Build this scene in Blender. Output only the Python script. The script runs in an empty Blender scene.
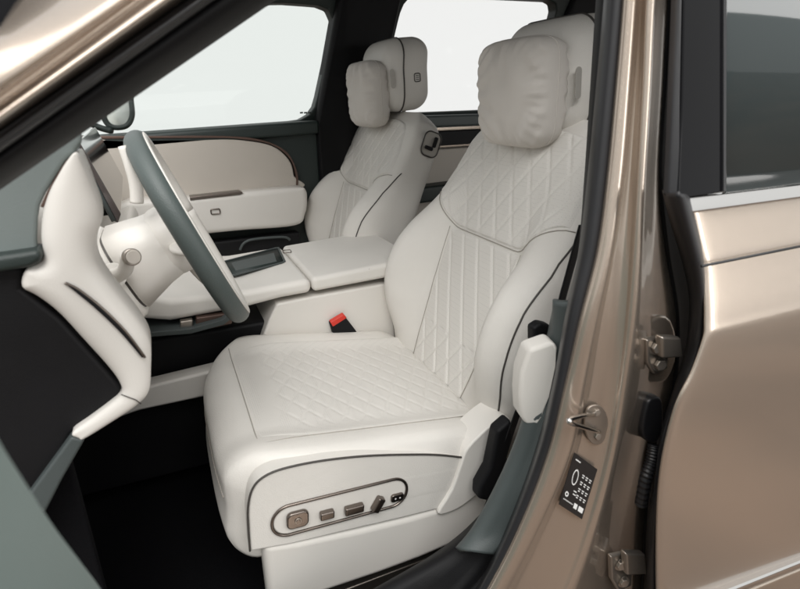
import bpy, bmesh, math, random
import numpy as np
from mathutils import Vector, Matrix
S = bpy.context.scene
R = math.radians
# ------------------------------------------------------------------ camera, light, exposure
CAM = np.array([0.0, 0.0, 1.45]); FPX = 520.0; YAW = R(24.3); PIT = R(20.5)
FW = np.array([math.sin(YAW)*math.cos(PIT), math.cos(YAW)*math.cos(PIT), -math.sin(PIT)])
RT = np.array([math.cos(YAW), -math.sin(YAW), 0.0]); UP = np.cross(RT, FW)
cd = bpy.data.cameras.new('camera'); cam = bpy.data.objects.new('camera', cd)
S.collection.objects.link(cam); S.camera = cam
cd.sensor_width = 36.0; cd.lens = FPX/800*36; cd.clip_start = 0.01; cd.clip_end = 200
cam.matrix_world = Matrix(((RT[0],UP[0],-FW[0],CAM[0]),(RT[1],UP[1],-FW[1],CAM[1]),(RT[2],UP[2],-FW[2],CAM[2]),(0,0,0,1)))
cd.dof.use_dof = True; cd.dof.focus_distance = 1.25; cd.dof.aperture_fstop = 6.3
w = bpy.data.worlds.new('World'); S.world = w; w.use_nodes = True
w.node_tree.nodes['Background'].inputs[0].default_value = (0.965, 0.97, 0.955, 1)
w.node_tree.nodes['Background'].inputs[1].default_value = 0.735
S.view_settings.view_transform = 'Standard'; S.view_settings.look = 'None'
S.view_settings.exposure = 0.31; S.view_settings.gamma = 1
S.cycles.max_bounces = 10; S.cycles.diffuse_bounces = 5; S.cycles.transparent_max_bounces = 12

def area(name, loc, target, sx, sy, power, col=(1, 1, 1)):
    l = bpy.data.lights.new(name, 'AREA'); l.shape = 'RECTANGLE'; l.size = sx; l.size_y = sy
    l.energy = power; l.color = col
    o = bpy.data.objects.new(name, l); S.collection.objects.link(o)
    o.location = loc; o.rotation_euler = (Vector(target)-Vector(loc)).to_track_quat('-Z', 'Y').to_euler()
area('softbox_overhead', (0.0, 0.5, 3.7), (0.0, 0.5, 0), 3.4, 1.5, 30, (1, .985, .965))
area('softbox_key', (-0.5, -1.75, 4.1), (0.35, 0.9, 0.9), 3.2, 1.8, 125, (1, .985, .965))
area('softbox_rear', (3.4, -3.0, 1.9), (0.7, 0.6, 1.0), 0.9, 1.5, 24, (1, .98, .95))

# ------------------------------------------------------------------ maths helpers
def P(px, py, ax, v):
    d = FW + RT*(px-400)/FPX - UP*(py-294.5)/FPX
    i = 'xyz'.index(ax); return CAM + d*((v-CAM[i])/d[i])
def cr(pts, n=8, closed=False):
    p = [np.array(q, float) for q in pts]; out = []; N = len(p)
    for i in range(N if closed else N-1):
        if closed: a, b, c, d = p[i-1], p[i], p[(i+1) % N], p[(i+2) % N]
        else: a, b, c, d = p[max(i-1, 0)], p[i], p[i+1], p[min(i+2, N-1)]
        for k in range(n):
            t = k/n
            out.append(.5*((2*b)+(c-a)*t+(2*a-5*b+4*c-d)*t*t+(3*b-a-3*c+d)*t**3))
    if not closed: out.append(p[-1])
    return out
def lerp(x, xs, ys): return float(np.interp(x, xs, ys))
def sm(e0, e1, x):
    t = np.clip((x-e0)/(e1-e0), 0, 1); return t*t*(3-2*t)

# ------------------------------------------------------------------ materials
MATS = {}
def mat(name, col, rough=.5, metal=0, coat=0, spec=.5, **kw):
    m = bpy.data.materials.new(name); m.use_nodes = True; n = m.node_tree.nodes; l = m.node_tree.links
    b = n['Principled BSDF']; b.inputs['Base Color'].default_value = (*col, 1)
    b.inputs['Roughness'].default_value = rough; b.inputs['Metallic'].default_value = metal
    b.inputs['Coat Weight'].default_value = coat; b.inputs['Coat Roughness'].default_value = kw.get('coatr', .05)
    b.inputs['Specular IOR Level'].default_value = spec
    tc = n.new('ShaderNodeTexCoord'); prev = None
    def bump(hsock, strength, dist):
        nonlocal prev
        bp = n.new('ShaderNodeBump'); bp.inputs['Strength'].default_value = strength; bp.inputs['Distance'].default_value = dist
        l.new(hsock, bp.inputs['Height'])
        if prev: l.new(prev, bp.inputs['Normal'])
        prev = bp.outputs['Normal']
    if 'var' in kw:
        nz = n.new('ShaderNodeTexNoise'); nz.inputs['Scale'].default_value = kw.get('vscale', 6); nz.inputs['Detail'].default_value = 6
        l.new(tc.outputs['Object'], nz.inputs['Vector'])
        rp = n.new('ShaderNodeValToRGB'); v = kw['var']
        rp.color_ramp.elements[0].position = .3; rp.color_ramp.elements[1].position = .7
        rp.color_ramp.elements[0].color = (*[c*(1-v) for c in col], 1); rp.color_ramp.elements[1].color = (*[min(1, c*(1+v)) for c in col], 1)
        l.new(nz.outputs['Fac'], rp.inputs['Fac']); l.new(rp.outputs['Color'], b.inputs['Base Color'])
        mr = n.new('ShaderNodeMapRange'); mr.inputs['To Min'].default_value = rough*.88; mr.inputs['To Max'].default_value = rough*1.12
        l.new(nz.outputs['Fac'], mr.inputs['Value']); l.new(mr.outputs['Result'], b.inputs['Roughness'])
    if 'grain' in kw:
        vo = n.new('ShaderNodeTexVoronoi'); vo.inputs['Scale'].default_value = kw.get('gscale', 700)
        l.new(tc.outputs['Object'], vo.inputs['Vector']); bump(vo.outputs['Distance'], kw['grain'], .0006)
    if 'wave' in kw:
        nz = n.new('ShaderNodeTexNoise'); nz.inputs['Scale'].default_value = kw.get('wscale', 14); nz.inputs['Detail'].default_value = 4
        l.new(tc.outputs['Object'], nz.inputs['Vector']); bump(nz.outputs['Fac'], kw['wave'], .006)
    if 'perf' in kw:
        vo = n.new('ShaderNodeTexVoronoi'); vo.inputs['Scale'].default_value = 260; vo.inputs['Randomness'].default_value = 0.15
        l.new(tc.outputs['Object'], vo.inputs['Vector'])
        mr = n.new('ShaderNodeMapRange'); mr.inputs['From Min'].default_value = .12; mr.inputs['From Max'].default_value = .26
        l.new(vo.outputs['Distance'], mr.inputs['Value'])
        mx = n.new('ShaderNodeMix'); mx.data_type = 'RGBA'
        mx.inputs['A'].default_value = (*[c*.74 for c in col], 1); mx.inputs['B'].default_value = (*col, 1)
        l.new(mr.outputs['Result'], mx.inputs['Factor']); l.new(mx.outputs['Result'], b.inputs['Base Color'])
        bump(mr.outputs['Result'], kw['perf'], .0008)
    if 'flake' in kw:
        vo = n.new('ShaderNodeTexVoronoi'); vo.inputs['Scale'].default_value = 1400
        l.new(tc.outputs['Object'], vo.inputs['Vector']); bump(vo.outputs['Color'], kw['flake'], .0003)
    if prev: l.new(prev, b.inputs['Normal'])
    MATS[name] = m; return m
LEATHER = mat('cream_leather', (.715, .690, .648), .52, var=.03, grain=.5, wave=.22, spec=.4)
PERF = mat('perforated_cream_leather', (.705, .682, .642), .6, perf=.2, wave=.16, spec=.35)
SUEDE = mat('pillow_cloth', (.62, .585, .545), .85, var=.03, grain=.5, gscale=900, wave=.5, wscale=11, spec=.2)
CREAM = mat('cream_plastic', (.725, .698, .655), .42, var=.02, grain=.15, spec=.45)
PIPE = mat('dark_piping', (.055, .05, .045), .5)
SEAM = mat('seam_thread', (.36, .335, .30), .8)
TEAL = mat('teal_leather', (.074, .092, .089), .45, var=.05, grain=.4, wave=.1)
TEALD = mat('dark_teal_plastic', (.017, .026, .024), .5, var=.08, grain=.3)
TEALT = mat('grey_teal_trim', (.062, .075, .075), .5, var=.05, grain=.3)
TEALP = mat('lit_teal_leather', (.15, .175, .17), .55, var=.04, grain=.3)  # light on the teal leather put into a paler base colour
TEALL = mat('pale_teal_vinyl', (.20, .265, .255), .5, var=.04, grain=.3, gscale=500)
BLACK = mat('black_plastic', (.006, .006, .007), .6, var=.2, grain=.3, spec=.25)
GLOSSB = mat('gloss_black', (.006, .006, .007), .10, coat=.0, spec=.16)
RUBBER = mat('black_rubber', (.014, .014, .016), .42, var=.2, wave=.08)
CARPET = mat('black_carpet', (.005, .005, .006), .95, grain=1.0, gscale=300, spec=.1)
WEB = mat('belt_webbing', (.010, .010, .011), .7, grain=.6, gscale=500)
PAINT = mat('bronze_paint', (.495, .415, .345), .26, metal=.80, coat=.9, coatr=.03, flake=.25)
BRONZE = mat('bronze_satin', (.21, .18, .16), .28, metal=1)
CHROME = mat('chrome', (.72, .71, .70), .12, metal=1)
STEEL = mat('brushed_steel', (.40, .36, .32), .35, metal=.9)
WOOD = mat('copper_trim', (.12, .075, .06), .35, metal=.4, var=.15)
TAUPE = mat('taupe_leather', (.50, .46, .41), .55, var=.03, grain=.3)
RED = mat('red_button', (.62, .035, .02), .4)
WHITE = mat('print_white', (.75, .75, .74), .5)
LABELB = mat('label_black', (.01, .01, .011), .3)
SCREEN = mat('screen_glass', (.05, .04, .038), .12, coat=.5)
GRILLE = mat('grille_mesh', (.44, .42, .385), .5, metal=.3, perf=.6)
FLOORM = mat('studio_floor_paint', (.13, .088, .062), .5, var=.75, vscale=.8)
def glassmat(name, tint, rough=.0, gloss=.08):
    m = bpy.data.materials.new(name); m.use_nodes = True; n = m.node_tree.nodes; l = m.node_tree.links
    n.clear(); o = n.new('ShaderNodeOutputMaterial'); t = n.new('ShaderNodeBsdfTransparent'); t.inputs[0].default_value = (*tint, 1)
    g = n.new('ShaderNodeBsdfGlossy'); g.inputs['Roughness'].default_value = rough
    x = n.new('ShaderNodeMixShader'); x.inputs[0].default_value = .005
    l.new(t.outputs[0], x.inputs[1]); l.new(g.outputs[0], x.inputs[2]); l.new(x.outputs[0], o.inputs[0])
    return m
GLASS = glassmat('green_tinted_glass', (.965, .985, .975))
GLASSC = glassmat('clear_glass', (1.0, 1.0, 1.0))
def privacy():
    m = mat('privacy_glass', (.045, .055, .056), .06, coat=.0, spec=.5); return m
PRIV = privacy()

# ------------------------------------------------------------------ object helpers
WL = {}                                                     # world location of every object made
def fixp(p):
    # thing > part > sub-part and no deeper
    while p is not None and p.parent is not None and p.parent.parent is not None: p = p.parent
    return p
def link(name, me, m, parent=None, smooth=True):
    parent = fixp(parent)
    o = bpy.data.objects.new(name, me); S.collection.objects.link(o)
    if m: me.materials.append(m)
    if smooth:
        me.polygons.foreach_set('use_smooth', [True]*len(me.polygons))
    if parent is not None: o.parent = parent
    return o
def org(parent):
    v = Vector((0, 0, 0)); p = parent
    while p is not None: v += p.location; p = p.parent
    return v
def obj(name, V, F, m, parent=None, smooth=True, label=None):
    V = [Vector([float(c) for c in v]) for v in V]
    parent = fixp(parent); c = sum(V, Vector())/len(V); po = org(parent)
    me = bpy.data.meshes.new(name); me.from_pydata([v-c for v in V], [], F)
    me.validate(); me.update()
    bm = bmesh.new(); bm.from_mesh(me); bmesh.ops.recalc_face_normals(bm, faces=bm.faces[:]); bm.to_mesh(me); bm.free()
    o = link(name, me, m, parent, smooth); o.location = c-po
    if label: o['label'] = label
    return o
def thing(name, label, cat, loc, group=None):
    o = bpy.data.objects.new(name, None); S.collection.objects.link(o); o.location = loc
    o.empty_display_size = .1; o['label'] = label; o['category'] = cat
    if group: o['group'] = group
    return o
def part_empty(name, loc, parent, label=None):
    parent = fixp(parent)
    o = bpy.data.objects.new(name, None); S.collection.objects.link(o); o.parent = parent
    o.location = Vector([float(c) for c in loc])-org(parent)
    if label: o['label'] = label
    return o
def bevel(o, wdt, seg=3, ang=30):
    b = o.modifiers.new('bevel', 'BEVEL'); b.width = wdt; b.segments = seg; b.limit_method = 'ANGLE'; b.angle_limit = R(ang)
    b.harden_normals = False
    n = o.modifiers.new('wn', 'WEIGHTED_NORMAL'); n.keep_sharp = False
def slab(name, pts, dv, m, parent=None, bev=.004, seg=3, label=None, smooth_n=0):
    """outline (3-D points) pushed through the vector dv: a solid with rounded edges"""
    if smooth_n: pts = cr(pts, smooth_n, True)
    pts = [np.array(p, float) for p in pts]; dv = np.array(dv, float); n = len(pts)
    V = pts+[p+dv for p in pts]
    F = [list(range(n))[::-1], list(range(n, 2*n))]+[[i, (i+1) % n, (i+1) % n+n, i+n] for i in range(n)]
    o = obj(name, V, F, m, parent, True, label)
    if bev: bevel(o, bev, seg)
    return o
def puff(name, pts, dv, m, parent, rmax, n=7, label=None):
    """closed outline pushed through dv, its front edge rolled over with a large radius"""
    p = np.array(pts, float); N = len(p); dv = np.array(dv, float); dn = dv/np.linalg.norm(dv)
    tg = np.roll(p, -1, 0)-np.roll(p, 1, 0); tg /= np.linalg.norm(tg, axis=1)[:, None]
    nr = np.cross(tg, dn); c = p.mean(0)
    area2 = sum(np.dot(np.cross(p[i]-c, p[(i+1) % N]-c), dn) for i in range(N))
    if area2 < 0: nr = -nr
    nr = -nr                                            # inwards
    rad = np.full(N, rmax)
    for i in range(N):                                  # largest circle that touches the outline here from inside
        q = p-p[i]; dd = (q*q).sum(1); h = q@nr[i]; ok = h > 1e-5
        if ok.any(): rad[i] = min(rmax, .92*(dd[ok]/(2*h[ok])).min())
    for _ in range(6): rad = np.minimum(rad, (np.roll(rad, 1)+rad+np.roll(rad, -1))/3)
    loops = [p+dv]
    for k in range(n+1):
        a = math.pi/2*k/n
        loops.append(p+nr*(rad*(1-math.cos(a)))[:, None]+dn*(rad*.75*(1-math.sin(a)))[:, None])
    V = [v for L in loops for v in L]; F = []
    for k in range(len(loops)-1):
        for i in range(N): F.append([k*N+i, k*N+(i+1) % N, (k+1)*N+(i+1) % N, (k+1)*N+i])
    F.append([(len(loops)-1)*N+i for i in range(N)]); F.append(list(range(N))[::-1])
    return obj(name, V, F, m, parent, True, label)
def grid(name, rows, m, parent=None, thick=0, label=None, closed_u=False, caps=False, sub=0, off=-1):
    nr, nc = len(rows), len(rows[0]); V = [p for r in rows for p in r]; F = []
    for i in range(nr-1):
        for j in range(nc if closed_u else nc-1):
            F.append([i*nc+j, i*nc+(j+1) % nc, (i+1)*nc+(j+1) % nc, (i+1)*nc+j])
    if caps: F.append(list(range(nc))[::-1]); F.append([(nr-1)*nc+j for j in range(nc)])
    o = obj(name, V, F, m, parent, True, label)
    if thick:
        s = o.modifiers.new('solid', 'SOLIDIFY'); s.thickness = thick; s.offset = off
    if sub:
        s = o.modifiers.new('sub', 'SUBSURF'); s.levels = sub; s.render_levels = sub
    return o
def tube(name, path, r, m, parent=None, closed=False, seg=10, flat=1.0, nrm=None, label=None, smooth_n=0):
    if smooth_n: path = cr(path, smooth_n, closed)
    path = [np.array(p, float) for p in path]; n = len(path); rows = []
    rad = r if hasattr(r, '__len__') else [r]*n
    if len(rad) != n: rad = list(np.interp(np.linspace(0, 1, n), np.linspace(0, 1, len(rad)), rad))
    u = None
    for i in range(n):
        a = path[i-1] if (closed or i > 0) else path[i]; b = path[(i+1) % n] if (closed or i < n-1) else path[i]
        t = (b-a)/(np.linalg.norm(b-a)+1e-12)
        if nrm is not None: u = np.array(nrm, float)
        elif u is None: u = np.array([0, 0, 1.0]) if abs(t[2]) < .9 else np.array([1.0, 0, 0])
        u = u-t*(u@t); u /= np.linalg.norm(u)+1e-12; v = np.cross(t, u)
        rows.append([path[i]+rad[i]*(u*math.cos(k*2*math.pi/seg)*flat+v*math.sin(k*2*math.pi/seg)) for k in range(seg)])
    if closed: rows.append(rows[0])
    return grid(name, rows, m, parent, closed_u=True, caps=not closed, label=label)
def rrect(c, ex, ey, hw, hh, r, n=6):
    """rounded rectangle outline round centre c in the plane of ex, ey"""
    c, ex, ey = (np.array(q, float) for q in (c, ex, ey)); out = []
    for sx, sy, a0 in ((1, 1, 0), (-1, 1, 90), (-1, -1, 180), (1, -1, 270)):
        for k in range(n+1):
            a = R(a0+90*k/n)
            out.append(c+ex*(sx*(hw-r)+r*math.cos(a))+ey*(sy*(hh-r)+r*math.sin(a)))
    return out
def rbox_mesh(h, r, n, warp):
    """rounded box: cube grid mapped to half sizes h with corner radii r, then warp(p) in space"""
    h = np.array(h, float); r = np.array(r, float); V = []; F = []; idx = {}
    def vid(q):
        k = tuple(np.round(q, 6))
        if k not in idx:
            p = np.array(q)*h; inner = np.clip(p, -(h-r), h-r); d = (p-inner)/r; L = np.linalg.norm(d)
            mx = max(abs(d).max(), 1e-9)
            if L > 1e-9: p = inner+d/L*mx*r
            idx[k] = len(V); V.append(warp(p))
        return idx[k]
    ts = np.linspace(-1, 1, n+1)
    for ax in range(3):
        for s in (-1, 1):
            o1, o2 = [a for a in range(3) if a != ax]
            for i in range(n):
                for j in range(n):
                    qs = []
                    for a, b in ((i, j), (i+1, j), (i+1, j+1), (i, j+1)):
                        q = [0, 0, 0]; q[ax] = s; q[o1] = ts[a]; q[o2] = ts[b]; qs.append(vid(q))
                    F.append(qs if s > 0 else qs[::-1])
    return V, F
def rbox(name, h, r, n, warp, m, parent=None, label=None):
    V, F = rbox_mesh(h, r, n, warp); return obj(name, V, F, m, parent, True, label)
def struct(o): o['kind'] = 'structure'; return o
def disc(name, c, nrm, rad, th, m, parent=None, seg=24, bev=.001, label=None):
    nrm = np.array(nrm, float); nrm /= np.linalg.norm(nrm); c = np.array(c, float)
    u = np.cross(nrm, [0, 0, 1] if abs(nrm[2]) < .9 else [1, 0, 0]); u /= np.linalg.norm(u); v = np.cross(nrm, u)
    return slab(name, [c+rad*(u*math.cos(k*2*math.pi/seg)+v*math.sin(k*2*math.pi/seg)) for k in range(seg)], nrm*th, m, parent, bev, 2, label)

# ------------------------------------------------------------------ studio
n = 64
struct(obj('studio_floor', [(17*math.cos(2*math.pi*k/n), 17*math.sin(2*math.pi*k/n), 0) for k in range(n)], [list(range(n))], FLOORM, None, False))

# ------------------------------------------------------------------ the car
car = thing('car', 'bronze-beige car with cream leather cabin, seen through its open front door', 'car', (0.9, 1.39, 0))
YC = 1.39
def Y(lst, y): return [P(a, b, 'y', y) for a, b in lst]
def YY(lst): return [P(a, b, 'y', y) for a, b, y in lst]

# floor pan, firewall, roof: closes the cabin as in a real car
slab('floor_pan', [(-1.0, .62, .44), (2.6, .62, .44), (2.6, 2.2, .44), (-1.0, 2.2, .44)], (0, 0, -.10), CARPET, car, .01)
slab('footwell_wall', [(-.62, .66, .42), (-.62, 2.16, .42), (-.62, 2.16, 1.12), (-.62, .66, 1.12)], (-.05, 0, 0), CARPET, car, .01)
slab('side_kick_panel', [(-.62, .72, .44), (-.17, .72, .44), (-.17, .72, 1.02), (-.62, .72, 1.10)], (0, .02, 0), CARPET, car, .005)
slab('headliner', [(.25, .62, 1.83), (2.5, .62, 1.88), (2.5, 2.02, 1.88), (.25, 2.02, 1.83)], (0, 0, .03), BLACK, car, .01)
slab('roof', [(.10, .50, 1.87), (2.6, .50, 1.92), (2.6, 2.28, 1.92), (.10, 2.28, 1.87)], (0, 0, .03), PAINT, car, .02)
# rear bench, dim behind the front seats
rb = slab('rear_bench', [(1.55, .75, .45), (1.55, .75, .86), (2.05, .75, .80), (2.30, .75, 1.38), (2.42, .75, 1.38), (2.42, .75, .45)], (0, 1.28, 0), LEATHER, car, .05, 5)

# ---- far side of the car: doors, pillar, windows
def ring(name, outer, inner, dv, m, parent, bev=.004, label=None):
    n = len(outer); dv = np.array(dv, float)
    V = list(outer)+list(inner)+[p+dv for p in outer]+[p+dv for p in inner]; F = []
    for i in range(n):
        j = (i+1) % n
        F += [[i, j, n+j, n+i], [2*n+i, 3*n+i, 3*n+j, 2*n+j], [i, 2*n+i, 2*n+j, j], [n+i, n+j, 3*n+j, 3*n+i]]
    o = obj(name, V, F, m, parent, True, label); bevel(o, bev, 2); return o
def resamp(pts, n):
    pts = [np.array(p, float) for p in pts]; q = pts+[pts[0]]
    L = np.concatenate([[0], np.cumsum([np.linalg.norm(q[i+1]-q[i]) for i in range(len(pts))])])
    out = []
    for k in range(n):
        s = L[-1]*k/n; i = min(np.searchsorted(L, s, 'right')-1, len(pts)-1)
        t = (s-L[i])/(L[i+1]-L[i]+1e-12); out.append(q[i]*(1-t)+q[i+1]*t)
    return out
def xz_outline(corners, r=.03, n=5):
    """polygon in (x,z) with rounded corners"""
    out = []; N = len(corners)
    for i in range(N):
        a, b, c = (np.array(corners[k % N], float) for k in (i-1, i, i+1))
        rr = min(r, .4*np.linalg.norm(a-b), .4*np.linalg.norm(c-b))
        p0 = b+(a-b)/np.linalg.norm(a-b)*rr; p1 = b+(c-b)/np.linalg.norm(c-b)*rr
        for k in range(n+1):
            t = k/n; out.append((1-t)**2*p0+2*t*(1-t)*b+t*t*p1)
    return out
def side(y_at, xz): return [np.array([x, y_at(z), z]) for x, z in xz]
yfar = lambda z: 2.16-.33*max(0, z-1.34)
def window_door(name, label, win, frame, glass_y=.03, mg=None):
    d = part_empty(name, (frame[0][0], 2.16, 1.0), car, label)
    N = 72
    fo = resamp(side(yfar, xz_outline(frame, .03)), N); wi = resamp(side(yfar, xz_outline(win, .075)), N)
    # line both starts up by angle
    c = sum(wi)/N
    def rot(L):
        a = [math.atan2(p[2]-c[2], p[0]-c[0]) for p in L]; k = int(np.argmin(np.abs(np.array(a)-math.pi*.999)))
        L = L[k:]+L[:k]; b = math.atan2(L[5][2]-c[2], L[5][0]-c[0])
        return L
    fo, wi = rot(fo), rot(wi)
    # resample the frame by the window's angles so that the ring never folds
    fr = side(yfar, xz_outline(frame, .03)); fr2 = []
    for p in wi:
        dx, dz = p[0]-c[0], p[2]-c[2]; best = None
        for i in range(len(fr)):
            a, b = fr[i-1], fr[i]; ex, ez = b[0]-a[0], b[2]-a[2]; den = dx*ez-dz*ex
            if abs(den) < 1e-12: continue
            t = ((a[0]-c[0])*ez-(a[2]-c[2])*ex)/den; s = ((a[0]-c[0])*dz-(a[2]-c[2])*dx)/den
            if t > 0 and -1e-6 <= s <= 1+1e-6 and (best is None or t < best): best = t
        q = np.array([c[0]+dx*best, 0, c[2]+dz*best]); q[1] = yfar(q[2]); fr2.append(q)
    ring('window_frame', fr2, wi, (0, .06, 0), TEALD, d, .006)
    g = resamp(side(lambda z: yfar(z)+glass_y, xz_outline([((x-c[0])*1.02+c[0], (z-c[2])*1.02+c[2]) for x, z in win], .05)), 40)
    slab('window_glass', g, (0, .004, 0), mg or GLASS, d, 0)
    return d
fd = window_door('front_door', 'closed passenger front door with dark sill and cream inset panel',
    [(-.62, 1.312), (.585, 1.376), (.665, 1.765), (.40, 1.765), (.10, 1.62)], [(-.80, 1.27), (.62, 1.34), (.73, 1.82), (.35, 1.82), (.05, 1.70)])
rd = window_door('rear_door', 'closed rear door on the far side',
    [(.86, 1.395), (1.56, 1.412), (1.655, 1.845), (.925, 1.825)], [(.80, 1.36), (1.66, 1.36), (1.78, 1.89), (.82, 1.87)], mg=GLASSC)
slab('pillar_trim', side(lambda z: yfar(z)-.035, [(.61, .50), (.84, .50), (.84, 1.34), (.91, 1.86), (.67, 1.86), (.59, 1.36)]), (0, .10, 0), BLACK, car, .02, 4, 'black pillar between the far doors')
slab('pillar_trim', side(lambda z: yfar(z)-.02, [(1.60, 1.0), (2.4, 1.0), (2.4, 1.88), (1.70, 1.88), (1.60, 1.40)]), (0, .08, 0), BLACK, car, .02, 4, 'black pillar behind the far rear window')
slab('roof_rail', [(.30, 1.97, 1.768), (.9, 1.97, 1.825), (1.7, 1.97, 1.85), (2.45, 1.97, 1.86), (2.45, 1.97, 1.89), (.30, 1.97, 1.84)], (0, .12, 0), BLACK, car, .015, 3)
for k in range(3):
    slab('glass_mark', YY([(300+4*k, 112, 2.125), (303+4*k, 111.8, 2.125), (303+4*k, 113.4, 2.125), (300+4*k, 113.6, 2.125)]), (0, .001, 0), TEALT, fd, 0)
# front door card
slab('door_skin', side(lambda z: 2.20, [(-.85, .50), (.60, .50), (.60, 1.355), (-.85, 1.23)]), (0, .06, 0), PAINT, fd, .01)
slab('sill_trim', [(-.80, 2.10, 1.24), (.60, 2.10, 1.325), (.60, 2.10, 1.376), (-.80, 2.10, 1.300)], (0, .10, 0), TEALD, fd, .014, 4)
slab('door_card', side(lambda z: 2.13, [(-.80, .55), (.60, .55), (.60, 1.33), (-.80, 1.34)]), (0, .05, 0), TEALD, fd, .012)
ins = YY([(120, 140, 2.10), (200, 139, 2.10), (240, 140, 2.10), (272, 146, 2.10), (289, 160, 2.10), (294, 176, 2.10), (294, 190, 2.10), (120, 205, 2.10), (60, 205, 2.1), (60, 141, 2.10)])
slab('inset_panel', cr(ins, 5, True), (0, .04, 0), TAUPE, fd, .004, 3)
slab('accent_strip', YY([(60, 136.5, 2.095), (150, 136, 2.095), (225, 136, 2.095), (262, 140, 2.095), (287, 152, 2.095), (297.5, 173, 2.095), (297.5, 190, 2.095), (296, 190, 2.095), (296, 176, 2.095), (290, 159, 2.095), (272, 145, 2.095), (240, 139, 2.095), (200, 138, 2.095), (60, 139, 2.095)]), (0, .03, 0), WOOD, fd, .002, 2, None, 4)
ar = puff('armrest', cr(YY([(120, 205, 2.02), (180, 199, 2.02), (240, 193, 2.02), (296, 188, 2.02), (306, 190, 2.02), (308, 200, 2.02), (306, 214, 2.02), (296, 226, 2.02), (240, 231, 2.02), (180, 237, 2.02), (120, 243, 2.02)]), 5, True), (0, .12, 0), CREAM, fd, .022, 6)
slab('grab_handle', YY([(190, 200.5, 2.018), (240, 194.5, 2.018), (243, 192.5, 2.018), (240, 191.5, 2.018), (190, 197, 2.018)]), (0, .05, 0), BRONZE, ar, .002, 2)
c0 = P(215.5, 211.5, 'y', 2.016)
tube('door_switch', rrect(c0, (1, 0, .02), (0, 0, 1), .016, .009, .005, 4), .0022, BRONZE, ar, True, 6)
slab('door_pocket', YY([(205, 243, 2.06), (300, 232, 2.06), (300, 262, 2.06), (200, 270, 2.06)]), (0, .05, 0), BLACK, fd, .01)
tube('pocket_rim', YY([(240, 250, 2.04), (244, 243, 2.04), (255, 239, 2.04), (283, 237, 2.04), (290, 240, 2.04)]), .005, TEALT, fd, smooth_n=5)
# rear far door card
slab('sill_trim', [(.80, 2.10, 1.33), (1.56, 2.10, 1.345), (1.56, 2.10, 1.395), (.80, 2.10, 1.385)], (0, .08, 0), TEALT, rd, .012, 3)
slab('accent_strip', [(.82, 2.105, 1.25), (1.56, 2.105, 1.27), (1.56, 2.105, 1.329), (.82, 2.105, 1.316)], (0, .05, 0), BLACK, rd, .005)
slab('door_card', [(.82, 2.10, .55), (1.56, 2.10, .55), (1.56, 2.10, 1.255), (.82, 2.10, 1.24)], (0, .06, 0), TAUPE, rd, .01)
slab('door_skin', side(lambda z: 2.20, [(.61, .50), (1.60, .50), (1.60, 1.38), (.61, 1.37)]), (0, .06, 0), PAINT, rd, .01)
slab('armrest', [(.86, 2.02, 1.02), (1.5, 2.02, 1.05), (1.5, 2.02, 1.12), (.86, 2.02, 1.09)], (0, .09, 0), TEALD, rd, .012)
# far door mirror seen past the wheel
dm = part_empty('door_mirror', P(112, 112, 'y', 2.45), car)
tube('mirror_housing', YY([(129, 84, 2.4), (131, 100, 2.4), (132, 116, 2.4), (126, 126, 2.4), (112, 127, 2.4), (104, 118, 2.4), (103, 100, 2.4), (105, 80, 2.4)]), .010, TEALD, dm, True, 8, smooth_n=5)
slab('mirror_glass', YY([(129, 84, 2.41), (131, 100, 2.41), (132, 116, 2.41), (126, 126, 2.41), (112, 127, 2.41), (104, 118, 2.41), (103, 100, 2.41), (105, 80, 2.41)]), (0, .006, 0), CHROME, dm, .001, smooth_n=4)
tube('mirror_foot', YY([(85, 118, 2.4), (92, 124, 2.4), (101, 128, 2.4), (112, 131, 2.38)]), .012, TEALD, dm, smooth_n=4)

# ---- dashboard
dash = part_empty('dashboard', (-.3, YC, 1.2), car)
# cream body: long rounded roll across the car, profile in x-z
prof = [(-.105, 1.335), (-.080, 1.30), (-.062, 1.25), (-.064, 1.19), (-.085, 1.13), (-.14, 1.06), (-.24, 1.00), (-.40, .98), (-.44, 1.10), (-.42, 1.28), (-.30, 1.365), (-.17, 1.362)]
rows = []
for y, dx, k in ((.70, -.09, .80), (.705, -.07, .93), (.72, -.06, .98), (.76, -.05, 1), (.90, -.06, 1), (1.05, -.09, .96), (1.25, -.11, .93), (1.6, -.11, .93), (2.0, -.11, .95), (2.08, -.12, .9)):
    L = cr([(-.25+(x+.25)*k+dx, y, 1.2+(z-1.2)*k) for x, z in prof], 5, True); rows.append(L)
grid('dash_body', rows, CREAM, dash, closed_u=True, caps=True, sub=1)
# teal upper cover and side piece
slab('dash_top_cover', Y([(-60, 200), (0, 175), (60, 140), (82, 126), (84, 143), (76, 153), (66, 163), (57, 177), (47, 193), (41, 206), (39, 218), (38, 240), (40, 257), (30, 266), (0, 272), (-60, 276)], .665), (-.015, .05, 0), TEALP, dash, .006, 4)
slab('dash_side_lip', Y([(-60, 262), (0, 256), (40, 250), (42, 262), (30, 268), (0, 273), (-60, 280)], .645), (0, .04, 0), TEALD, dash, .006, 3)
tube('accent_strip', YY([(78, 152, .668), (67, 162, .668), (58, 176, .668), (48.5, 193, .668), (42, 207, .668)]), .0016, WOOD, dash, smooth_n=5)
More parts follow.
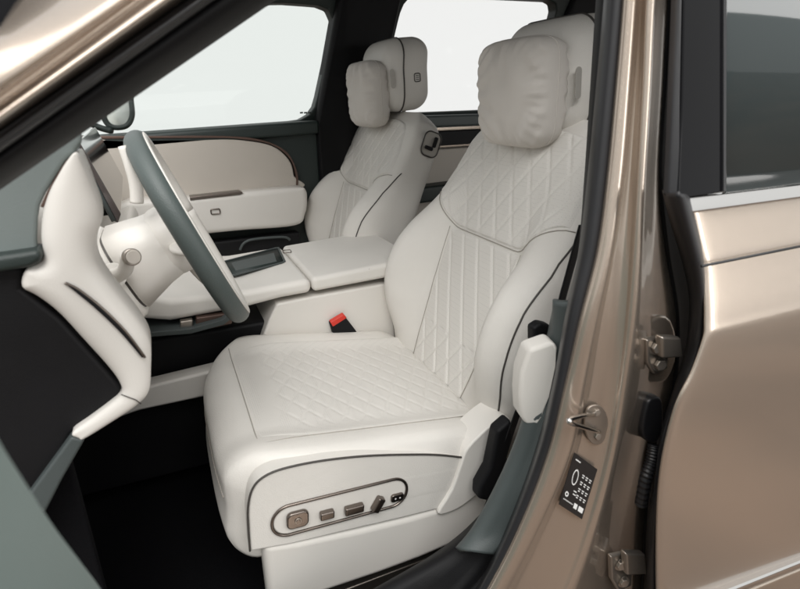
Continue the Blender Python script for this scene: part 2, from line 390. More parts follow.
# cream end frame with its slit vent
fr_o = [(38.5, 240), (41, 257), (36, 266), (24, 272), (21, 288), (36, 300), (58, 318), (84, 346), (108, 372), (119, 386), (121, 396), (110, 406), (90, 421), (72, 434), (78, 439), (86, 439), (112, 424), (138, 407), (149, 394), (151, 372), (150, 348), (138, 326), (116, 298), (99, 274), (93, 257), (94, 242), (99, 227), (98, 210), (90, 187), (82, 166), (75, 153), (66, 162), (57, 176), (47, 194), (40, 216)]
ef = puff('end_frame', cr(Y(fr_o, .650), 4, True), (0, .06, 0), CREAM, dash, .024, 8, 'cream curved end frame of the dashboard')
vt = tube('side_vent', YY([(66, 283, .648), (78, 291, .648), (100, 309, .648), (124, 333, .648), (143, 357, .648)]), [.0014, .0026, .0030, .0026, .0014], BLACK, ef, smooth_n=5)
tube('vent_trim', YY([(64.5, 283, .6475), (78, 289.3, .6475), (101, 307.3, .6475), (125.5, 331.5, .6475), (145, 357.5, .6475)]), .0016, BRONZE, vt, smooth_n=5)
tube('panel_seam', YY([(121, 394.5, .6485), (136, 400, .6485), (141, 404, .6485)]), .0007, PIPE, ef)
slab('end_cover', Y([(-60, 262), (24, 268), (22, 289), (60, 319), (120, 386), (121, 397), (72, 434), (44, 487), (30, 520), (10, 600), (-120, 600)], .665), (0, .10, 0), BLACK, dash, .006, 3, 'black end cover of the dashboard')
slab('kick_trim', Y([(71, 437), (85, 440), (62, 480), (34, 535), (10, 520)], .652), (0, .05, 0), TEALT, dash, .004, 3)
# lower knee bolster
slab('knee_bolster', [(-.16, .74, 1.10), (-.10, .74, 1.13), (-.085, .74, 1.09), (-.16, .74, 1.0), (-.30, .74, .97), (-.34, .74, 1.08)], (0, 1.2, 0), CREAM, dash, .015, 3)
# centre display, edge on
scr = slab('display', YY([(74, 143, 1.22), (79, 141, 1.22), (121, 214, 1.22), (118, 223, 1.22), (113, 221, 1.22)]), (-.02, .62, 0), SCREEN, dash, .002, 2)
tube('display_edge', YY([(74.5, 143, 1.218), (93, 181, 1.218), (114, 221, 1.218)]), .0050, TEALT, scr, seg=8)

# ---- steering wheel and column
WC = np.array([.034, 1.0, 1.230]); WN = np.array([.925, 0, .380]); WU = np.array([-.380, 0, .925]); WY = np.array([0, 1.0, 0])
sw = part_empty('steering_wheel', WC, car)
RR = .172
rows = []; rows2 = []
def rimpt(a, rr=RR):
    s, c = math.sin(a), math.cos(a); e = .86
    return (rr*np.sign(c)*abs(c)**e, rr*np.sign(s)*abs(s)**e*.985)
for k in range(97):
    a = 2*math.pi*k/96; y0, u0 = rimpt(a); d = np.array([math.cos(a), math.sin(a)])
    ce = WC+WY*y0+WU*u0; ra = WY*d[0]+WU*d[1]
    rows.append([ce+ra*.0165*math.cos(t)+WN*.0185*math.sin(t) for t in np.linspace(0, 2*math.pi, 20, endpoint=False)])
    rows2.append([ce+ra*.0170*math.cos(t)+WN*.0192*math.sin(t) for t in np.linspace(R(62), R(170), 9)])
grid('rim', rows, TEAL, sw, closed_u=True)
grid('rim_insert', rows2, CREAM, sw, thick=.0015)
hub = rbox('hub', (.040, .070, .058), (.035, .045, .04), 14, lambda p: WC-WN*.035+WN*p[0]+WY*p[1]+WU*p[2], CREAM, sw)
for s in (-1, 1):
    tube('spoke', [WC-WN*.03+WY*s*.05, WC-WN*.028+WY*s*.10, WC-WN*.004+WY*s*RR*.97], [.013, .012, .010], CREAM, sw, smooth_n=5, flat=.6)
tube('spoke', [WC-WN*.03-WU*.03, WC-WN*.025-WU*.09, WC-WN*.004-WU*RR*.96], [.024, .018, .012], CREAM, sw, smooth_n=5, flat=.6)
tube('shift_paddle', YY([(122, 146, .93), (131, 168, .93), (136, 186, .93), (137, 203, .93)]), [.006, .009, .010, .010], CREAM, sw, smooth_n=5, flat=1)
col = part_empty('steering_column', WC-WN*.1, car)
def colrow(d, hy, hu, off=0.0):
    c = WC-WN*d+WU*off; return rrect(c, WY, WU, hy, hu, min(hy, hu)*.62, 6)
grid('column_shroud', [colrow(.024, .050, .040, 0), colrow(.028, .064, .052, 0), colrow(.07, .071, .057, -.003), colrow(.124, .084, .070, -.008)], CREAM, col, closed_u=True, caps=True)
grid('column_cover', [colrow(.129, .084, .072, -.010), colrow(.133, .089, .077, -.010), colrow(.20, .105, .086, -.016), colrow(.27, .118, .095, -.02)], CREAM, col, closed_u=True, caps=True)
grid('shroud_gap', [colrow(.122, .079, .066, -.008), colrow(.131, .080, .068, -.009)], PIPE, col, closed_u=True)
sb_, sk = P(112, 277, 'y', .885), P(131, 257, 'y', .815)
st = tube('control_stalk', [sb_+np.array([-.01, .03, -.004]), sb_, (sb_+sk)/2+np.array([.004, -.005, -.004]), sk+np.array([-.004, .01, .0])], [.014, .0125, .0105, .0105], CREAM, col, smooth_n=6, seg=16)
dirk = (np.array([.30, -.93, .18])); dirk /= np.linalg.norm(dirk)
disc('stalk_collar', sk-dirk*.004, dirk, .0125, .012, STEEL, st, 28, .002)
disc('stalk_knob', sk+dirk*.010, dirk, .0098, .004, TAUPE, st, 28, .001)
disc('stalk_socket', sb_+np.array([0, .012, -.002]), (.45, -.88, .12), .021, .003, CREAM, col, 28, .001)

# ---- centre console
con = part_empty('centre_console', (.3, 1.39, .9), car)
ZT = 1.03
y0c = 1.262; y1c = 1.62
def ctop(px, py, z=ZT): return P(px, py, 'z', z)
a0, a1 = P(312, 280, 'y', y0c), P(386, 265, 'y', y0c)
lid = slab('armrest_lid', [(a0[0], y0c, a0[2]+.004), (a1[0]+.10, y0c, a1[2]+.01), (a1[0]+.10, y0c, a1[2]-.035), (a0[0]+.001, y0c, a0[2]-.035)], (0, y1c-y0c, 0), LEATHER, con, .013, 6)
tube('lid_seam', [(a0[0]+.16, y0c+.0, a0[2]+.0085), (a0[0]+.155, y1c-.01, a0[2]+.0085)], .0007, SEAM, lid)
slab('console_side', Y([(277, 304), (312, 297), (385, 284), (430, 278), (430, 420), (300, 420), (252, 372), (264, 334), (270, 318)], y0c+.008), (0, .30, 0), CREAM, con, .006, 3)
# bridge running forward to the dashboard
b0 = a0[0]-.002
br = slab('console_bridge', [(b0, y0c, a0[2]+.002), (b0-.06, y0c, a0[2]), (b0-.16, y0c, a0[2]-.006), (-.02, y0c, ZT-.02), (-.14, y0c, ZT+.03), (-.14, y0c, .985), (-.03, y0c, .955), (b0-.16, y0c, .962), (b0-.08, y0c, .972), (b0, y0c, .975)], (0, y1c-y0c, 0), CREAM, con, .016, 6)
zt2 = a0[2]+.003
tr = [P(221, 262, 'z', zt2), P(279, 247, 'z', zt2), P(286, 262, 'z', zt2), P(229, 277, 'z', zt2)]
tr = [p+np.array([0, 0, .002]) for p in tr]
tc_ = sum(tr)/4
tray = ring('tray_rim', resamp(cr(tr, 1, True), 40), resamp([tc_+(p-tc_)*.93 for p in tr], 40), (0, 0, -.004), TEALT, con, .001)
slab('tray_floor', [tc_+(p-tc_)*.95+np.array([0, 0, -.0035]) for p in tr], (0, 0, -.002), TEALD, tray, 0)
slab('phone_pad', [tc_+(p-tc_)*np.array([.72, .55, 1])+np.array([0, -.0, -.0025]) for p in tr], (0, 0, -.003), TEALT, tray, .001)
tube('console_switch', rrect(P(287, 252, 'z', zt2)+np.array([0, 0, .0022]), (.98, -.1, 0), (.1, .98, 0), .012, .016, .005, 4), .0014, BRONZE, con, True, 6)
# lower tunnel: black void, copper edged shelf, cream rail
slab('tunnel_side', [(-.50, 1.30, .50), (.50, 1.30, .50), (.50, 1.30, .90), (-.10, 1.30, .90), (-.50, 1.30, .90)], (0, .26, 0), BLACK, con, .01)
sh = slab('storage_shelf', YY([(140, 333, 1.235), (190, 329, 1.235), (222, 320, 1.235), (240, 306, 1.235), (243, 310, 1.235), (224, 325, 1.235), (191, 334, 1.235), (140, 338, 1.235)]), (0, .20, 0), TEALT, con, .002, 2)
slab('shelf_trim', YY([(196, 318, 1.255), (232, 313, 1.255), (232, 324, 1.255), (196, 332, 1.255)]), (0, .02, 0), WOOD, con, .003)
slab('shelf_latch', YY([(180, 322, 1.250), (193, 320, 1.250), (193, 330, 1.250), (180, 332, 1.250)]), (0, .02, 0), STEEL, con, .003)
slab('tunnel_rail', YY([(40, 424, 1.22), (84, 410, 1.22), (150, 386, 1.22), (215, 370, 1.22), (260, 360, 1.22), (260, 384, 1.22), (215, 395, 1.22), (140, 411, 1.22), (40, 446, 1.22)]), (0, .05, 0), CREAM, con, .008, 3)

# ---- near side: window pillar (A), centre pillar (B), sill
def ribbon(name, secs, m, parent, thick=.006, n=6, cols=None, label=None, off=-1):
    """secs: list of stations, each a list of (px,py,y) across the strip; both ways smoothed"""
    st_ = [YY(s) for s in secs]
    along = [cr([s[j] for s in st_], n) for j in range(len(st_[0]))]
    rows = [cr([a[i] for a in along], 4) for i in range(len(along[0]))]
    return grid(name, rows, m, parent, thick=thick, label=label, off=off)
def aline(x0, y0, x1, y1, t): return (x0+(x1-x0)*t, y0+(y1-y0)*t)
def asec(t, lines): return [(*aline(*L[:4], t), L[4]+(L[5]-L[4])*t) for L in lines]
ts = (-.55, 0, .5, 1.0, 1.7)
APC = [(0, 26, 17, 0, .46, .50), (0, 48, 60, 0, .425, .475), (0, 84, 118, 0, .405, .455), (0, 93, 128, 0, .420, .470), (0, 101, 140, 0, .430, .480), (0, 110, 153, 0, .412, .462), (0, 120, 168, 0, .412, .462), (0, 130, 184, 0, .445, .495), (0, 136, 190, 0, .475, .525)]
ap = part_empty('windscreen_pillar', P(60, 60, 'y', .45), car)
ribbon('pillar_panel', [asec(t, APC) for t in ts], PAINT, ap, .004)
ASL = [(0, 131, 184, 0, .452, .502), (0, 135, 190, 0, .437, .487), (0, 144, 203, 0, .434, .484), (0, 150, 212, 0, .452, .502), (0, 153, 216, 0, .475, .525)]
ribbon('door_seal', [asec(t, ASL) for t in ts], RUBBER, ap, .006)
AIN = [(0, 150, 212, 0, .478, .528), (0, 158, 222, 0, .470, .520), (0, 170, 246, 0, .475, .53), (0, 184, 268, 0, .50, .555), (0, 190, 276, 0, .54, .59)]
ribbon('pillar_trim', [asec(t, AIN) for t in ts], BLACK, ap, .008)
slab('windscreen_edge', [P(-40, -60, 'y', .50), P(-40, 53, 'y', .48), P(0, 27, 'y', .475), P(18, 0, 'y', .51), P(50, -60, 'y', .53)], (0, .02, .01), GLOSSB, ap, .002)
# a roof rail carries the near roof edge out of frame
tube('roof_rail', [P(320, -150, 'y', .53), np.array([.30, .56, 1.76]), np.array([.6, .57, 1.84]), np.array([2.5, .57, 1.88])], [.03, .04, .05, .05], PAINT, car, smooth_n=6)

bp = part_empty('centre_pillar', (.5, .5, .5), car)
rowsY = [-70, 0, 88, 177, 250, 320, 388, 452, 520, 585, 680]
trimL = [606, 599, 593, 587, 581, 570, 551, 530, 503, 470, 410]     # inner trim left edge
lipX = [613, 609, 601, 592, 583, 568, 556, 540, 515, 484, 425]
sealO = [628, 624, 616, 607, 597, 579, 563, 547, 521, 489, 432]
r1 = [637, 632, 626, 619, 609, 594, 581, 567, 538, 505, 450]        # first paint ridge
v1 = [644, 640, 633, 624, 614, 601, 590, 578, 551, 520, 468]
r2 = [656, 650, 646, 641, 637, 632, 624, 613, 595, 572, 530]
pe = [678, 674, 669, 665, 672, 680, 676, 655, 648, 645, 640]
def Bs(cols): return [[(c[i], rowsY[i], (y if not hasattr(y, '__len__') else y[i])) for c, y in cols] for i in range(len(rowsY))]
lean = np.array([.035, .030, .024, .015, .006, 0, 0, 0, 0, .0, .0])
mid = lambda a, b, t=.5: [x+(y-x)*t for x, y in zip(a, b)]
ribbon('pillar_panel', Bs([(mid(lipX, sealO, .6), .515+lean), (sealO, .478+lean), (mid(sealO, r1, .35), .464+lean), (r1, .460+lean), (mid(r1, v1), .468+lean), (v1, .469+lean), (mid(v1, r2, .4), .465+lean), (mid(v1, r2, .8), .455+lean), (r2, .448+lean), (mid(r2, pe, .2), .462+lean), (mid(r2, pe, .5), .482+lean), (pe, .500+lean)]), PAINT, bp, .004, n=5)
ribbon('door_seal', Bs([(mid(trimL, lipX, .8), .53+lean), (lipX, .500+lean), (mid(lipX, sealO, .3), .478+lean), (mid(lipX, sealO, .7), .474+lean), (sealO, .484+lean), (mid(sealO, r1, .15), .50+lean)]), RUBBER, bp, .005, n=5)
ribbon('seal_lip', Bs([(mid(trimL, lipX, .75), .505+lean), (mid(trimL, lipX, .93), .494+lean), (lipX, .497+lean), (mid(lipX, sealO, .12), .505+lean)]), GLOSSB, bp, .003, n=5)
ribbon('pillar_trim', [[(trimL[i], rowsY[i], .60+lean[i]), (trimL[i]+1, rowsY[i], .55+lean[i]), (mid(trimL, lipX, .5)[i], rowsY[i], .522+lean[i]), (lipX[i], rowsY[i], .512+lean[i])] for i in range(0, 6)], BLACK, bp, .004)
ribbon('lower_trim', [[(a+8, b, .585), (a+9, b, .560), (c+2, b, .545), (d, b, .530)] for a, b, c, d in ((553, 300, 558, 571), (543, 345, 556, 566), (527, 400, 545, 556), (510, 450, 530, 543), (492, 490, 512, 528), (470, 530, 492, 511), (452, 552, 470, 493))], TEALT, bp, .01, label='grey-teal lower trim of the pillar')
slab('belt_guide_cover', YY([(a+5, b+6, c-.045) for a, b, c in ((524, 344, .60), (548, 336, .575), (554, 342, .57), (551, 362, .57), (545, 390, .58), (538, 412, .58), (533, 420, .585), (521, 419, .60), (515, 410, .605), (514, 390, .605), (516, 366, .605))]), (.01, .035, 0), CREAM, bp, .007, 4, 'cream rounded cover at the foot of the seat belt')
# sill at the lower right of the opening
ribbon('sill_trim', [[(a, b, .66), (a+8, b+3, .60), (c-8, d-4, .56), (c, d, .53)] for a, b, c, d in ((486, 508, 514, 528), (462, 532, 496, 560), (430, 556, 470, 590), (380, 585, 430, 630), (300, 630, 360, 690), (200, 690, 240, 760))], BLACK, bp, .01, label='black sill trim')
slab('sill_panel', [(-.9, .50, .42), (.9, .50, .42), (.9, .50, .60), (.30, .50, .66), (-.2, .50, .62), (-.9, .50, .62)], (0, .12, 0), PAINT, car, .03, 4)
slab('carpet_side', [(-.6, .66, .45), (.55, .66, .45), (.55, .66, .56), (-.6, .66, .56)], (0, .015, 0), CARPET, car, .004)

ribbon('jamb_gap_shade', [[(pe[i]-7+(3 if i > 4 else 0), rowsY[i], .484+lean[i]), (pe[i]+6, rowsY[i], .495+lean[i]), (pe[i]+45, rowsY[i], .52+lean[i])] for i in range(len(rowsY))], BLACK, bp, .004)  # black strip added to fill the gap and put shade on the paint edge
# striker
stn = np.array([-.1, -.97, .15]); stn /= np.linalg.norm(stn)
stc = P(594, 424, 'y', .462)
sk_ = part_empty('door_striker', stc, bp)
slab('striker_plate', [p for p in YY([(586, 408, .462), (594, 404, .460), (601, 407, .459), (606, 417, .459), (606, 432, .459), (600, 442, .460), (592, 443, .461), (586, 436, .462), (583, 422, .463)])], stn*.004, STEEL, sk_, .001, 2, smooth_n=3)
tube('striker_loop', YY([(594, 414, .455), (582, 416, .435), (570, 419.5, .420), (571, 423, .419), (583, 427, .432), (599, 432, .452)]), .0032, CHROME, sk_, seg=10, smooth_n=6)
for (a, b) in ((596, 412), (597, 436)):
    disc('bolt', P(a, b, 'y', .457), stn, .0055, .004, STEEL, sk_, 6, .0008)
# tyre label
lc = [P(574, 452, 'y', .456), P(597, 469, 'y', .452), P(581.5, 519, 'y', .452), P(558.5, 504, 'y', .456)]
lab = slab('tyre_label', lc, (0, -.0012, 0), LABELB, bp, .0004, 2, label='black tyre pressure label with white print')
def LP(u, v, d=-.0018): p = lc[0]*(1-u)*(1-v)+lc[1]*u*(1-v)+lc[2]*u*v+lc[3]*(1-u)*v; return p+np.array([0, d, 0])
marks = []
V = []; F = []
def mark(u0, v0, u1, v1):
    k = len(V); V.extend([LP(u0, v0), LP(u1, v0), LP(u1, v1), LP(u0, v1)]); F.append([k, k+1, k+2, k+3])
random.seed(4)
for rr in range(4):
    for cc in range(3):
        u, v = .50+cc*.15, .25+rr*.13
        mark(u, v, u+.10, v+.018); mark(u+.01, v+.04, u+.08, v+.06)
for cc in range(9): mark(.08+cc*.045, .84, .08+cc*.045+.03, .86)
mark(.10, .08, .30, .10); mark(.52, .80, .66, .90); mark(.72, .80, .92, .90); mark(.36, .60, .48, .62); mark(.36, .66, .48, .68)
for q in range(14):   # little car seen from above
    a = 2*math.pi*q/14; b_ = 2*math.pi*(q+1)/14
    k = len(V); V.extend([LP(.27+.11*math.cos(a), .38+.15*math.sin(a)), LP(.27+.11*math.cos(b_), .38+.15*math.sin(b_)), LP(.27+.085*math.cos(b_), .38+.125*math.sin(b_)), LP(.27+.085*math.cos(a), .38+.125*math.sin(a))]); F.append([k, k+1, k+2, k+3])
for q in range(10):
    a = 2*math.pi*q/10; b_ = 2*math.pi*(q+1)/10
    k = len(V); V.extend([LP(.15+.07*math.cos(a), .74+.05*math.sin(a)), LP(.15+.07*math.cos(b_), .74+.05*math.sin(b_)), LP(.15+.035*math.cos(b_), .74+.025*math.sin(b_)), LP(.15+.035*math.cos(a), .74+.025*math.sin(a))]); F.append([k, k+1, k+2, k+3])
obj('label_print', V, F, WHITE, lab, False)
# rear door hinges
def hinge(px, py, s, y=.452):
    h = part_empty('door_hinge', P(px, py, 'y', y), bp)
    q = lambda a, b, yy: P(px+a*s, py+b*s, 'y', yy)
    slab('hinge_leaf', [q(-17, -15, y), q(2, -19, y), (q(6, -14, y)), q(4, 14, y), q(-9, 20, y), q(-16, 8, y)], (0, .010, 0), STEEL, h, .003, 3)
    slab('hinge_arm', [q(-2, -18, y-.016), q(18, -17, y-.022), q(20, 3, y-.022), q(-1, 4, y-.016)], (0, .014, 0), STEEL, h, .004, 3)
    for a, b in ((-8, -8), (-5, 9)):
        disc('bolt', q(a, b, y-.002), (-.25, -.95, .1), .0085*s, .007, STEEL, h, 6, .001)
        disc('washer', q(a, b, y+.0005), (-.25, -.95, .1), .0115*s, .003, STEEL, h, 20, .0008)
hinge(664, 355, 1.0, .455); hinge(628, 572, 1.0, .455)
slab('hinge_recess', YY([(640, 330, .470), (655, 318, .468), (672, 320, .470), (678, 350, .474), (668, 380, .474), (650, 384, .472), (640, 370, .47)]), (0, .012, 0), PAINT, bp, .006, 3, smooth_n=3)
gm = slab('wire_grommet', YY([(648, 404, .462), (656, 398, .462), (663, 402, .462), (663, 430, .462), (657, 443, .462), (648, 442, .462), (643, 430, .462)]), (0, .02, 0), RUBBER, bp, .004, 3, smooth_n=3)
bt_path = cr(YY([(654, 445, .450), (652, 460, .444), (646, 478, .440), (641, 504, .446)]), 22)
tube('wire_bellows', bt_path, [.0075+.0022*(k % 4 in (0, 1)) for k in range(len(bt_path))], RUBBER, bp, seg=14)

# ---- near rear door
nrd = part_empty('rear_door', (.6, .42, .6), car, 'closed near rear door with bronze skin and dark tinted window')
fe = [(690, 208, .440), (694, 222, .434), (699, 245, .424), (705, 268, .413), (706, 285, .406), (707, 305, .398), (707, 325, .391), (706, 338, .387), (694, 372, .384), (679, 402, .383), (668, 440, .384), (661, 480, .386), (658, 530, .386), (658, 600, .386), (660, 720, .39)]
rows = []
zprev = None
for k, (a, b, y) in enumerate(fe):
    p = P(a, b, 'y', y); L = []
    for t in (0, .004, .02, .06, .12, .25, .5, .8, 1.2):
        yy = y + (.004 if t == 0 else (.0006 if t == .004 else 0)) - .012*min(t, .6)
        L.append(np.array([p[0]+t, yy, p[2]+(.012*t if k < 9 else 0)]))
    rows.append(L)
rows = [list(r) for r in zip(*[cr([r[j] for r in rows], 4) for j in range(9)])]
skin = grid('door_skin', rows, PAINT, nrd, thick=.004, sub=1)
# reflected dark line at the crease under the belt line, put in as a strip
cz = P(701, 266, 'y', .398)
tube('crease_reflection_line', [cz+np.array([0, -.0008, 0]), cz+np.array([.3, -.0065, .008]), cz+np.array([1.2, -.009, .014])], .0018, RUBBER, nrd, seg=8, label='fine dark reflection line along the door below the window')
# weatherstrip along the door's front edge
wsL = [(662, 190), (670, 222), (682, 262), (689, 300), (686, 345), (673, 390), (661, 430), (654, 475), (647, 530), (644, 600), (644, 720)]
wsR = [(690, 198), (697, 225), (705, 262), (709, 302), (707, 342), (691, 382), (672, 425), (662, 472), (659, 530), (659, 600), (660, 720)]
ribbon('door_seal', [[(l[0], l[1], .462), (l[0]+(r[0]-l[0])*.2, (l[1]+r[1])/2, .428), (l[0]+(r[0]-l[0])*.55, (l[1]+r[1])/2, .408), (l[0]+(r[0]-l[0])*.85, (l[1]+r[1])/2, .408), (r[0], r[1], .425)] for l, r in zip(wsL, wsR)], RUBBER, nrd, .006, n=5)
# upper part: applique, divider bar, privacy glass
yb, lf = .428, .50
def up(px, py, off=0.0):
    # plane leaning inwards with height
    y = yb+off
    for _ in range(12):
        p = P(px, py, 'y', y); y = yb+off+lf*.45*max(0, p[2]-1.34)
    return P(px, py, 'y', y)
ribb = [up(677, -120, .006), up(677, 0, .006), up(673, 100, .006), up(669, 196, .006), up(680, 200), up(681, 100), up(683, 0), up(685, -120)]
slab('frame_seal', ribb, (0, .01, 0), RUBBER, nrd, .004, 3)
slab('window_pillar', [up(684, -120), up(684, 0), up(682, 100), up(678, 199), up(723, 192), up(724, 100), up(724, 0), up(724, -120)], (0, .012, 0), GLOSSB, nrd, .002, 2)
slab('window_channel', [up(724.5, -120, -.003), up(723.8, 192, -.003), up(726.5, 191.5, -.003), up(727.5, -120, -.003)], (0, .012, 0), RUBBER, nrd, .001, 2)
g1 = up(727.5, -120, .004); g2 = up(726.5, 192, .004)
slab('window_glass', [g1, g2, g2+np.array([1.0, 0, .012]), g1+np.array([1.0, 0, .0])], (0, .005, 0), PRIV, nrd, 0)
c1 = up(681, 201, -.004); c2 = up(683, 212, -.008)
chs = []
for x, hh in ((0, .004), (.006, .0068), (1.2, .0068)):
    pass
slab('chrome_strip', [c1+np.array([.002, 0, .002]), c1+np.array([1.2, -.004, .016]), c1+np.array([1.2, -.004, -.001]), c2+np.array([.004, 0, -.004]), c2+np.array([-.003, 0, .003])], (0, .012, 0), CHROME, nrd, .0035, 4)
# lower moulding
m0 = P(735, 589, 'y', .372); m1 = P(800, 563, 'y', .372)
dm_ = (m1-m0)
slab('door_moulding', [m0-dm_*.6, m1+dm_*2.5, m1+dm_*2.5-np.array([0, 0, .018]), m0-dm_*.6-np.array([0, 0, .018])], (0, .03, 0), CHROME, nrd, .005, 3)
slab('door_cladding', [m0-dm_*.6-np.array([0, 0, .022]), m1+dm_*2.5-np.array([0, 0, .022]), m1+dm_*2.5-np.array([0, 0, .14]), m0-dm_*.6-np.array([0, 0, .14])], (0, .03, 0), PAINT, nrd, .005, 3)

# ---- open front door at the lower left, right beside the camera
nfd = part_empty('front_door', (-.1, .1, 1.0), car, 'open front door, pale teal edge in the near lower left corner')
ed = [P(-60, 300, 'x', -.082), P(-25, 380, 'x', -.082), P(0, 432, 'x', -.082), P(28, 478, 'x', -.082), P(56, 522, 'x', -.082), P(84, 560, 'x', -.082), P(106, 591, 'x', -.082), P(150, 660, 'x', -.082)]
bot = [np.array([-.082, ed[-1][1]+.01, .5]), np.array([-.082, -.7, .5]), np.array([-.082, -.7, ed[0][2]])]
slab('door_card', cr(ed, 5)+bot, (-.05, 0, 0), TEALL, nfd, .012, 5)
slab('door_skin', [p+np.array([-.055, -.012, -.01]) for p in cr(ed, 5)+bot], (-.06, 0, 0), PAINT, nfd, .012, 3)

# ------------------------------------------------------------------ seats
REC = R(20)
BW = np.array([math.sin(REC), 0, math.cos(REC)]); BN = np.array([-math.cos(REC), 0, math.sin(REC)])
def quilt(a, b, s, d, wd=.16):
    """height of a padded lozenge with stitched lines"""
    p = abs(((a/s) % 1)-.5)*2; q = abs(((b/s) % 1)-.5)*2
    f = lambda t: 1-np.exp(-((1-t)/wd)**2)       # 0 on a line, 1 between
    return d*(f(p)*f(q)-1) + d*.45*((1-p*p)*(1-q*q))*0
def make_seat(yc, name_label, driver):
    st = part_empty('front_seat', (.33, yc, .44), car, name_label)
    # ---------- cushion
    ch = np.array([.285, .285, .098]); cc = np.array([.285, 0, .785])
    def warp(p):
        x, v, z = p
        top = sm(-.02, .098, z)
        zz = z + top*(.016*sm(.15, .24, abs(v))*(1-sm(.262, .285, abs(v))) + .006*math.cos(v*5)) - .010*top*sm(.05, -.25, x)*0
        nose = sm(-.12, -.285, x)
        vv = v*(1-.10*nose*sm(.1, .285, abs(v))) * (1-.03*sm(0, -.098, z))
        xx = x + (.012 + .075*max(0, v/.285)**3 + .012*max(0, -v/.285)**3)*nose - .016*sm(.0, -.098, z)*nose
        if z < 0:      # straight side walls down to a crisp lower edge, deeper at the nose
            dz = min(1, max(0, (-z-(.098-.060))/.060)); vv += math.copysign(.034*(1-math.sqrt(max(0, 1-dz*dz)))*.85*sm(.2, .27, abs(v)), v) if abs(v) > .2 else 0
            zz += (.044*(1-sm(-.14, -.25, x))*sm(.15, .27, abs(v))-.018*sm(-.14, -.25, x))*sm(0, -.098, z)
        zz -= (.150*sm(-.10, .06, z)+.12*sm(.06, -.10, z))*(x+.215) + .012*nose*sm(.0, .098, z)
        return cc+np.array([xx, vv+yc, zz])
    cu = rbox('seat_cushion', ch, (.085, .034, .060), 44, warp, LEATHER, st)
    def ctopz(x, v):   # top surface at world x, lateral v
        xl = x-cc[0]; base = ch[2]+.016*sm(.15, .24, abs(v))*(1-sm(.262, .285, abs(v)))+.006*math.cos(v*5)
        nose = sm(-.12, -.285, xl)
        return cc[2]+base-.150*(xl+.215)-.012*nose
    rows = []
    x0, x1, v0 = .088, .545, .212
    for i in range(170):
        x = x0+(x1-x0)*i/169; L = []
        for j in range(170):
            s = -1+2*j/169; vv = v0*s*(1-.10*sm(.2, .092, x))
            e = min(1, min(i, 169-i)/4, min(j, 169-j)/4)
            hq = quilt(x+.6*vv, x-.6*vv, .044, .0014, .18)
            fade = sm(.185, .15, abs(vv))*sm(.13, .17, x)
            L.append((x, vv+yc, ctopz(x, vv)+.0016*math.sin(math.pi/2*e)-.0012*(1-e)+hq*fade+.0015*fade))
        rows.append(L)
    grid('cushion_insert', rows, PERF, cu)
    # leather seams
    tube('front_seam', [(.088, yc+v, ctopz(.088, v)+.0006) for v in np.linspace(-.19, .20, 24)], .0010, SEAM, cu)
    tube('side_seam', [(x, yc-.212, ctopz(x, -.212)+.0006) for x in np.linspace(.088, .50, 24)], .0009, SEAM, cu)
    tube('front_seam', [(-.0, yc+v, .80-.10*abs(v)) if False else (warp(np.array([-.285+.0, v, .01-.10*max(0, abs(v)-.2)]))-[.0008, 0, 0]) for v in np.linspace(-.235, .235, 20)], .0011, SEAM, cu)
    # piping on the side of the cushion
    ysd = yc-.2858
    if driver:
        pan = [(250, 552), (248.5, 530), (248, 508), (252, 490), (262, 478), (282, 469), (320, 461), (365, 456), (410, 454.5), (440, 455), (467, 458), (466, 480), (455, 500), (440, 509), (400, 519), (340, 533), (290, 545)]
        slab('side_panel', cr(YY([(a, b, ysd+.001) for a, b in pan[:11]]), 6)+YY([(a, b, ysd+.001) for a, b in pan[11:]]), (0, .035, 0), LEATHER, cu, .005, 4, 'smooth cream side panel of the near cushion')
        sp = [(250, 551), (248.5, 530), (248, 508), (252, 490), (262, 478), (282, 469), (320, 461), (365, 456), (410, 454.5), (440, 455), (467, 458)]
        tube('piping', YY([(a, b, ysd-.0005) for a, b in sp]), .0019, PIPE, cu, smooth_n=6)
        yp = ysd-.001
        pc = P(343, 506, 'y', yp); pr_ = P(410, 489, 'y', yp); pl = P(276, 524, 'y', yp)
        ex = (pr_-pl); Lh = np.linalg.norm(ex)/2; ex /= np.linalg.norm(ex); ez = np.array([-ex[2], 0, ex[0]])
        cpn = part_empty('seat_control_panel', pc, st, 'oblong bronze-edged switch panel on the side of the cushion')
        slab('panel_plate', rrect(pc, ex, ez, Lh-.003, .0285, .0275, 8), (0, .004, 0), TAUPE if False else CREAM, cpn, .001, 2)
        tube('panel_bezel', rrect(pc+np.array([0, -.0005, 0]), ex, ez, Lh, .0310, .0300, 8), .0027, BRONZE, cpn, True, 8)
        def at(px, py): return P(px, py-2.2, 'y', yp)
        k0 = at(297, 519.5)
        kb = slab('square_knob', rrect(k0, ex, ez, .0190, .0165, .010, 6), (0, -.009, 0), BRONZE, cpn, .003, 4)
        disc('knob_ring', k0+np.array([0, -.0092, 0]), (0, -1, 0), .0062, .0015, STEEL, kb, 24, .0006)
        disc('knob_centre', k0+np.array([0, -.0108, 0]), (0, -1, 0), .0038, .0010, BRONZE, kb, 20, .0004)
        for (a, b, hw_, hh_) in ((326, 514.5, .0127, .0075), (353, 509, .0178, .0080)):
            slab('rocker_switch', rrect(at(a, b), ex, ez, hw_, hh_, .003, 5), (0, -.012, 0), BRONZE, cpn, .0028, 4)
        k1 = at(376.5, 504); tx = ex*math.cos(R(62))+ez*math.sin(R(62)); tz = -ex*math.sin(R(62))+ez*math.cos(R(62))
        slab('recline_switch', rrect(k1, tx, tz, .0150, .0075, .003, 5), (0, -.014, 0), BRONZE, cpn, .0028, 4)
        k2 = at(396.5, 498.5)
